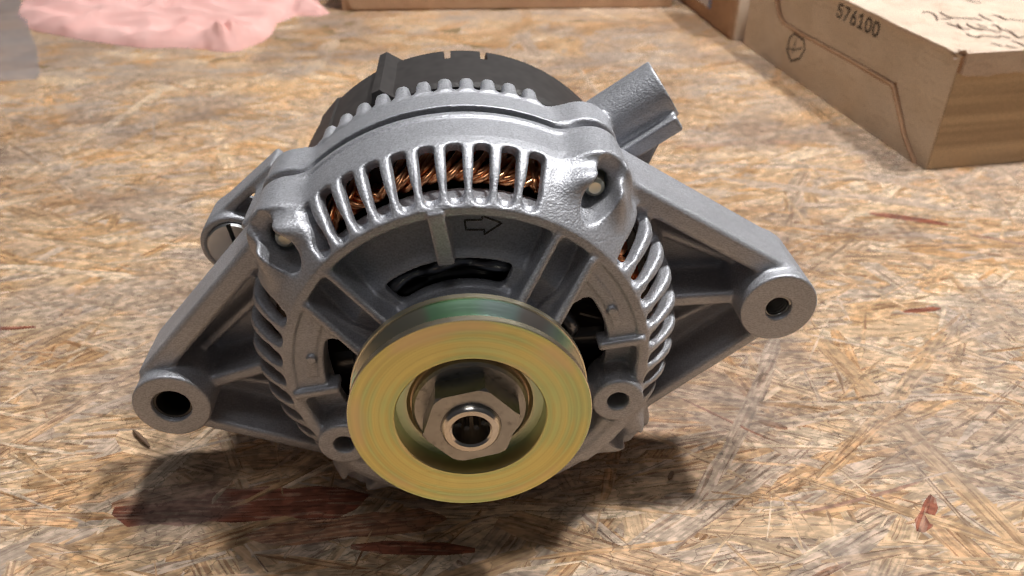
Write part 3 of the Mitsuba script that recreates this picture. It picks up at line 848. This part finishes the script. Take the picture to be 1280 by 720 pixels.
lid = trimesh.Trimesh(np.vstack([top, bot]), np.vstack([q[:, [0, 1, 2]], q[:, [0, 2, 3]]]), process=False)
keep = ~((lid.triangles_center[:, 0] < .55) & (lid.triangles_center[:, 1] < .75))
lid.update_faces(keep)
add(f'{BX}__lid', place_box(lid, P0, U, V), 'mat_card_top', False)
# torn corner of the lid
tr = np.random.default_rng(5)
for k in range(5):
    a = tr.uniform(0, 6.28); c = np.array([.15 + .25 * tr.random(), .0 + .5 * tr.random(), 6.85 + .12 * k])
    ring = [c + np.array([math.cos(t + a) * tr.uniform(.2, .5), math.sin(t + a) * tr.uniform(.2, .5), tr.uniform(-.12, .16)]) for t in np.linspace(0, 5.4, 7)]
    v = np.vstack([[c + [0, 0, .08]], ring, [c - [0, 0, .0]], np.array(ring) - [0, 0, .05]])
    f = [(0, i + 1, (i + 1) % 7 + 1) for i in range(7)] + [(8, 9 + (i + 1) % 7, 9 + i) for i in range(7)] + [(i + 1, 9 + i, 9 + (i + 1) % 7) for i in range(7)] + [(i + 1, 9 + (i + 1) % 7, (i + 1) % 7 + 1) for i in range(7)]
    m = trimesh.Trimesh(v, f, process=False)
    add(f'{BX}__torn_edge', place_box(m, P0, U, V), 'mat_card_top', False)
# print, handwriting and one dark line on the lid
tm_ = meshkit.text_mesh('576100', 1.0, .012, True)
tv = np.array(tm_.vertices); tv[:, 0] *= 5.55 / tv[:, 0].max(); tv[:, 1] *= .95; tv[:, 0] = 13.6 - tv[:, 0]; tv[:, 1] += 5.84
tm_ = trimesh.Trimesh(tv, tm_.faces[:, ::-1], process=False)
add(f'{BX}__printed_number', face.place(tm_, .082), 'mat_ink', False)


def ribbon(pts, w, z=None, smoothn=5):
    p = np.array(pts, float)
    if len(p) > 2 and smoothn > 1:
        t = np.linspace(0, 1, len(p)); tt = np.linspace(0, 1, len(p) * smoothn)
        from scipy.interpolate import PchipInterpolator
        p = np.stack([PchipInterpolator(t, p[:, k])(tt) for k in range(p.shape[1])], 1)
    return sg.LineString(p).buffer(w / 2, cap_style='round')


hexo = [(18.4, 3.3), (16.75, 3.2), (16.4, 2.7), (16.88, 1.76), (18.12, 1.18), (19.07, 1.8), (18.97, 2.8)]
lg = shapely.union_all([ribbon(hexo + hexo[:1], .18, smoothn=1), ribbon([(18.12, 1.9), (17.9, 3.0)], .12), ribbon([(17.9, 2.1), (18.9, 2.0)], .12), ribbon([(17.9, 2.1), (16.9, 2.6)], .12)])
lgs = [trimesh.creation.extrude_polygon(g, .012, engine='earcut') for g in getattr(lg, 'geoms', [lg])]
add(f'{BX}__printed_emblem', face.place(trimesh.util.concatenate(lgs), .302), 'mat_ink', False)
STROKES = [[(30.88, 36.4), (31.29, 36.48), (31.44, 36.02), (31.23, 35.27), (30.84, 34.43)],[(32.11, 36.43), (32.0, 35.54), (32.06, 34.88), (31.35, 34.78)],[(32.18, 35.09), (32.41, 34.97), (32.67, 34.8), (33.06, 34.86), (33.26, 34.58)],[(33.5, 34.78), (33.72, 34.34)],[(34.39, 35.71), (34.24, 34.73), (34.34, 34.19)],[(35.2, 35.54), (35.41, 35.08), (35.37, 34.22), (35.29, 34.98)],[(35.67, 34.42), (35.97, 34.14), (36.25, 34.01), (36.37, 33.73)],[(31.17, 33.78), (31.35, 32.95), (31.42, 32.44), (31.86, 32.41)],[(31.68, 33.54), (31.47, 32.64)],[(32.35, 33.59), (32.24, 32.68), (32.63, 32.26)],[(32.19, 32.69), (32.5, 32.43), (33.01, 32.13), (33.33, 31.52)],[(32.91, 33.35), (33.13, 32.72)],[(33.75, 33.19), (33.97, 32.97), (33.78, 32.18), (34.05, 31.86), (33.92, 31.1), (33.79, 30.45), (34.23, 30.6)],[(31.16, 31.48), (31.12, 31.1), (31.39, 30.71), (31.82, 30.96), (32.3, 30.74), (32.57, 30.63), (32.94, 30.79), (33.21, 30.39)],[(31.57, 29.5), (31.79, 28.86)],[(32.1, 28.93), (32.25, 28.66), (32.46, 28.47)],[(32.99, 29.77), (33.14, 29.3), (33.08, 28.51)],[(35.63, 39.64), (35.81, 38.93), (36.17, 38.57)]]  # the last stroke is a dark line on the lid, not writing
pen = shapely.union_all([ribbon(s, .11) for s in STROKES])
pm = trimesh.util.concatenate([trimesh.creation.extrude_polygon(g, .012, engine='earcut') for g in getattr(pen, 'geoms', [pen])])
pm.apply_translation((0, 0, 7.27))
add(f'{BX}__handwriting', pm, 'mat_pen', False)
labels[f'{BX}__handwriting'] = {'kind': 'stuff'}

M0, MU = np.array([24.88, 55.7]), np.array([-.068, .998]); MV = np.array([MU[1], -MU[0]])
add('cardboard_box_001__body', place_box(soft_box(17, 16, 9, .12), M0, MU, MV), 'mat_card_brown', 30)
mf, me = Frame3(M0, MU, -MV), Frame3(M0, MV, -MU)
add('cardboard_box_001__side_panel', mf.place(extr([(.35, .3), (16.8, .2), (16.8, 8.9), (.5, 8.9)], .1)), 'mat_card_brown', False)
add('cardboard_box_001__end_flap', me.place(extr([(.2, .05), (1.1, .05), (1.5, 8.9), (.3, 8.9)], .25)), 'mat_card', False)
scene['mat_sticker'] = {'type': 'principled', 'base_color': rgb(.72, .72, .76), 'roughness': .4}
scene['mat_sticker_blue'] = {'type': 'principled', 'base_color': rgb(.20, .25, .42), 'roughness': .4}
add('cardboard_box_001__sticker', mf.place(extr([(5.6, 1.35), (9.5, 1.3), (9.5, 4), (5.6, 4)], .02), .1), 'mat_sticker', False)
add('cardboard_box_001__sticker_bar', mf.place(extr([(5.5, 1.3), (6.2, 1.3), (6.2, 4), (5.5, 4)], .02), .122), 'mat_sticker_blue', False)
labels['cardboard_box_001'] = {'label': 'brown cardboard box with a pale sticker, between the stamped box and the long box', 'category': 'box', 'group': 'cardboard boxes at the back of the table'}
B0, BU = np.array([-11.4, 68.3]), np.array([33.7, -.8]); BL = np.hypot(*BU); BU /= BL; BV = np.array([-BU[1], BU[0]])
add('cardboard_box_002__body', place_box(soft_box(BL, 14, 8, .15), B0, BU, BV), 'mat_card_brown', 30)
bf = Frame3(B0, BU, -BV)
add('cardboard_box_002__front_flap', bf.place(extr([(1.1, .25), (BL - .2, .12), (BL - .2, 7.9), (.5, 7.9), (.7, .9)], .2)), 'mat_card_brown', False)
labels['cardboard_box_002'] = {'label': 'long low brown cardboard box along the back of the table', 'category': 'box', 'group': 'cardboard boxes at the back of the table'}

# ------------------------------------------------------------------ pink cloth, plastic film, splinters
from scipy.spatial import Delaunay
OUT = sg.Polygon([(-43.5, 68.7), (-40.5, 64.2), (-39.2, 62.8), (-37.8, 62.1), (-34.1, 59.8), (-29.9, 57.8), (-27.4, 56.7), (-24.7, 56.7), (-21.8, 56.1), (-21.5, 55.6), (-19.8, 55.0), (-18.9, 55.4), (-17.3, 58.1), (-17.0, 60.6),
                  (-17.2, 64), (-15.8, 66.8), (-13.4, 66.4), (-12.5, 67.4), (-13.9, 70.4), (-15, 77), (-46, 77)])
bd = [OUT.exterior.interpolate(t).coords[0] for t in np.arange(0, OUT.exterior.length, .4)]
g = np.stack(np.meshgrid(np.arange(-47, -11, .33), np.arange(54, 78, .33), indexing='ij'), -1).reshape(-1, 2) + np.random.default_rng(2).uniform(-.08, .08, (110 * 73, 2))[:1] * 0
ins_ = g[shapely.contains(OUT.buffer(-.2), shapely.points(g))]
pts = np.vstack([bd, ins_])
tri = Delaunay(pts).simplices
cen = pts[tri].mean(1)
tri = tri[shapely.contains(OUT, shapely.points(cen))]
dist = shapely.distance(shapely.points(pts), OUT.exterior)
w2 = np.stack([pts[:, 0] * .22 + .55 * meshkit.noise(np.c_[pts * .3, pts[:, :1] * 0], 3), pts[:, 1] * .30, pts[:, 0] * 0], -1)
rid = 1 - np.abs(2 * meshkit.fbm(w2, 3, 11) - 1)
rid2 = 1 - np.abs(2 * meshkit.noise(np.stack([pts[:, 0] * .28 + pts[:, 1] * .5, pts[:, 1] * .6 - pts[:, 0] * .12, pts[:, 0] * 0], -1), 6) - 1)
rid3 = 1 - np.abs(2 * meshkit.fbm(np.stack([pts[:, 0] * .13 + pts[:, 1] * .2, pts[:, 1] * .6 - pts[:, 0] * .1, pts[:, 0] * 0], -1), 2, 17) - 1)
ed = np.clip(dist / 1.3, 0, 1) ** .55
cr = np.random.default_rng(14); hz = 0
for wl, am in ((7.0, .55), (5.2, .5), (3.6, .36), (2.7, .26), (1.9, .15)):
    an = cr.normal(.9, .75); wp = 1.4 * meshkit.noise(np.c_[pts * .22, pts[:, :1] * 0], int(wl * 10))
    ph = (pts[:, 0] * math.cos(an) + pts[:, 1] * math.sin(an)) / wl + wp + cr.random()
    sharp = 1 - np.abs(2 * (ph - np.floor(ph)) - 1)
    hz = hz + am * sharp ** 1.5 * meshkit.noise(np.c_[pts * .25, pts[:, :1] * 0], 50 + int(wl * 10))
hz = ed * (.38 + 1.35 * hz) + .06
knot = np.exp(-((pts[:, 0] + 20.0) ** 2 + (pts[:, 1] - 57.6) ** 2) / 3.5)
hz += ed * knot * (.6 + .9 * np.abs(np.sin(pts[:, 0] * 2.6 + pts[:, 1] * 1.3)))
lobe = np.exp(-((pts[:, 0] + 16.6) ** 2) / .7) * (pts[:, 1] > 62); hz *= 1 - .55 * lobe
tv = np.c_[pts, hz]
nb = len(bd)
low = tv[:nb].copy(); low[:, 2] = .02
ff = [tri if np.cross(tv[tri[0, 1], :2] - tv[tri[0, 0], :2], tv[tri[0, 2], :2] - tv[tri[0, 0], :2]) > 0 else tri[:, ::-1]]
a = np.arange(nb); b_ = (a + 1) % nb; L0 = len(tv)
ff += [np.stack([a, a + L0, b_ + L0], 1), np.stack([a, b_ + L0, b_], 1)]
cl = trimesh.Trimesh(np.vstack([tv, low]), np.vstack(ff), process=False)


def cloth_col(p, n, uv):
    a = fbm(p.x * 40, p.y * 40, p.z * 60, 3)
    return mix((.80, .42, .38), (.84, .54, .50), a)


scene['mat_cloth'] = {'type': 'twosided', 'bsdf': {'type': 'principled', 'base_color': proc(cloth_col), 'roughness': .8, 'sheen': .4, 'specular': .2}}
k = add('cloth', cl, 'mat_cloth', 32)
labels[k] = {'label': 'crumpled pale pink cloth lying on the table at the back left', 'category': 'cloth'}
scene['mat_film'] = {'type': 'blendbsdf', 'weight': .30, 'b0': {'type': 'thindielectric'}, 'b1': {'type': 'twosided', 'bsdf': {'type': 'roughplastic', 'alpha': .25, 'diffuse_reflectance': rgb(.72, .66, .68)}}}
FO = sg.Polygon([(-52, 47.0), (-35.8, 48.0), (-33.0, 48.2), (-33.6, 50.2), (-36.7, 57.1), (-39.0, 61.4), (-45.9, 75.3), (-60, 76), (-60, 47)])
g = np.stack(np.meshgrid(np.arange(-60, -32, .5), np.arange(46, 77, .5), indexing='ij'), -1).reshape(-1, 2)
pts = np.vstack([[FO.exterior.interpolate(t).coords[0] for t in np.arange(0, FO.exterior.length, .5)], g[shapely.contains(FO.buffer(-.3), shapely.points(g))]])
tri = Delaunay(pts).simplices; tri = tri[shapely.contains(FO, shapely.points(pts[tri].mean(1)))]
hz = .1 + .2 * meshkit.fbm(np.c_[pts * .35, pts[:, :1] * 0], 3, 8) + .12 * (1 - np.abs(2 * meshkit.noise(np.c_[pts[:, :1] * .3, pts[:, 1:] * .8, pts[:, :1] * 0], 3) - 1))
k = add('plastic_film', trimesh.Trimesh(np.c_[pts, hz], tri, process=False), 'mat_film', True)
labels[k] = {'label': 'thin translucent grey plastic film lying flat beside the pink cloth', 'category': 'plastic film'}
scene['mat_splinter'] = {'type': 'principled', 'base_color': rgb(.16, .10, .06), 'roughness': .7}
for (a, b, w, lab) in (((-12.7, 7.3), (-11.8, 6.35), .09, 'dark wood splinter on the table below the left mounting lug'), ((6.85, 3.45), (7.1, 3.8), .09, 'tiny dark splinter on the table in front of the right mounting lug')):
    t = np.linspace(0, 1, 7)[:, None]
    k = add('splinter', tube(np.c_[np.array(a) * (1 - t) + np.array(b) * t, .11 + .05 * np.sin(t * 3)], w * np.array([.3, .8, 1, .9, 1, .7, .3]), 6), 'mat_splinter', 40)
    labels[k] = {'label': lab, 'category': 'splinter'}
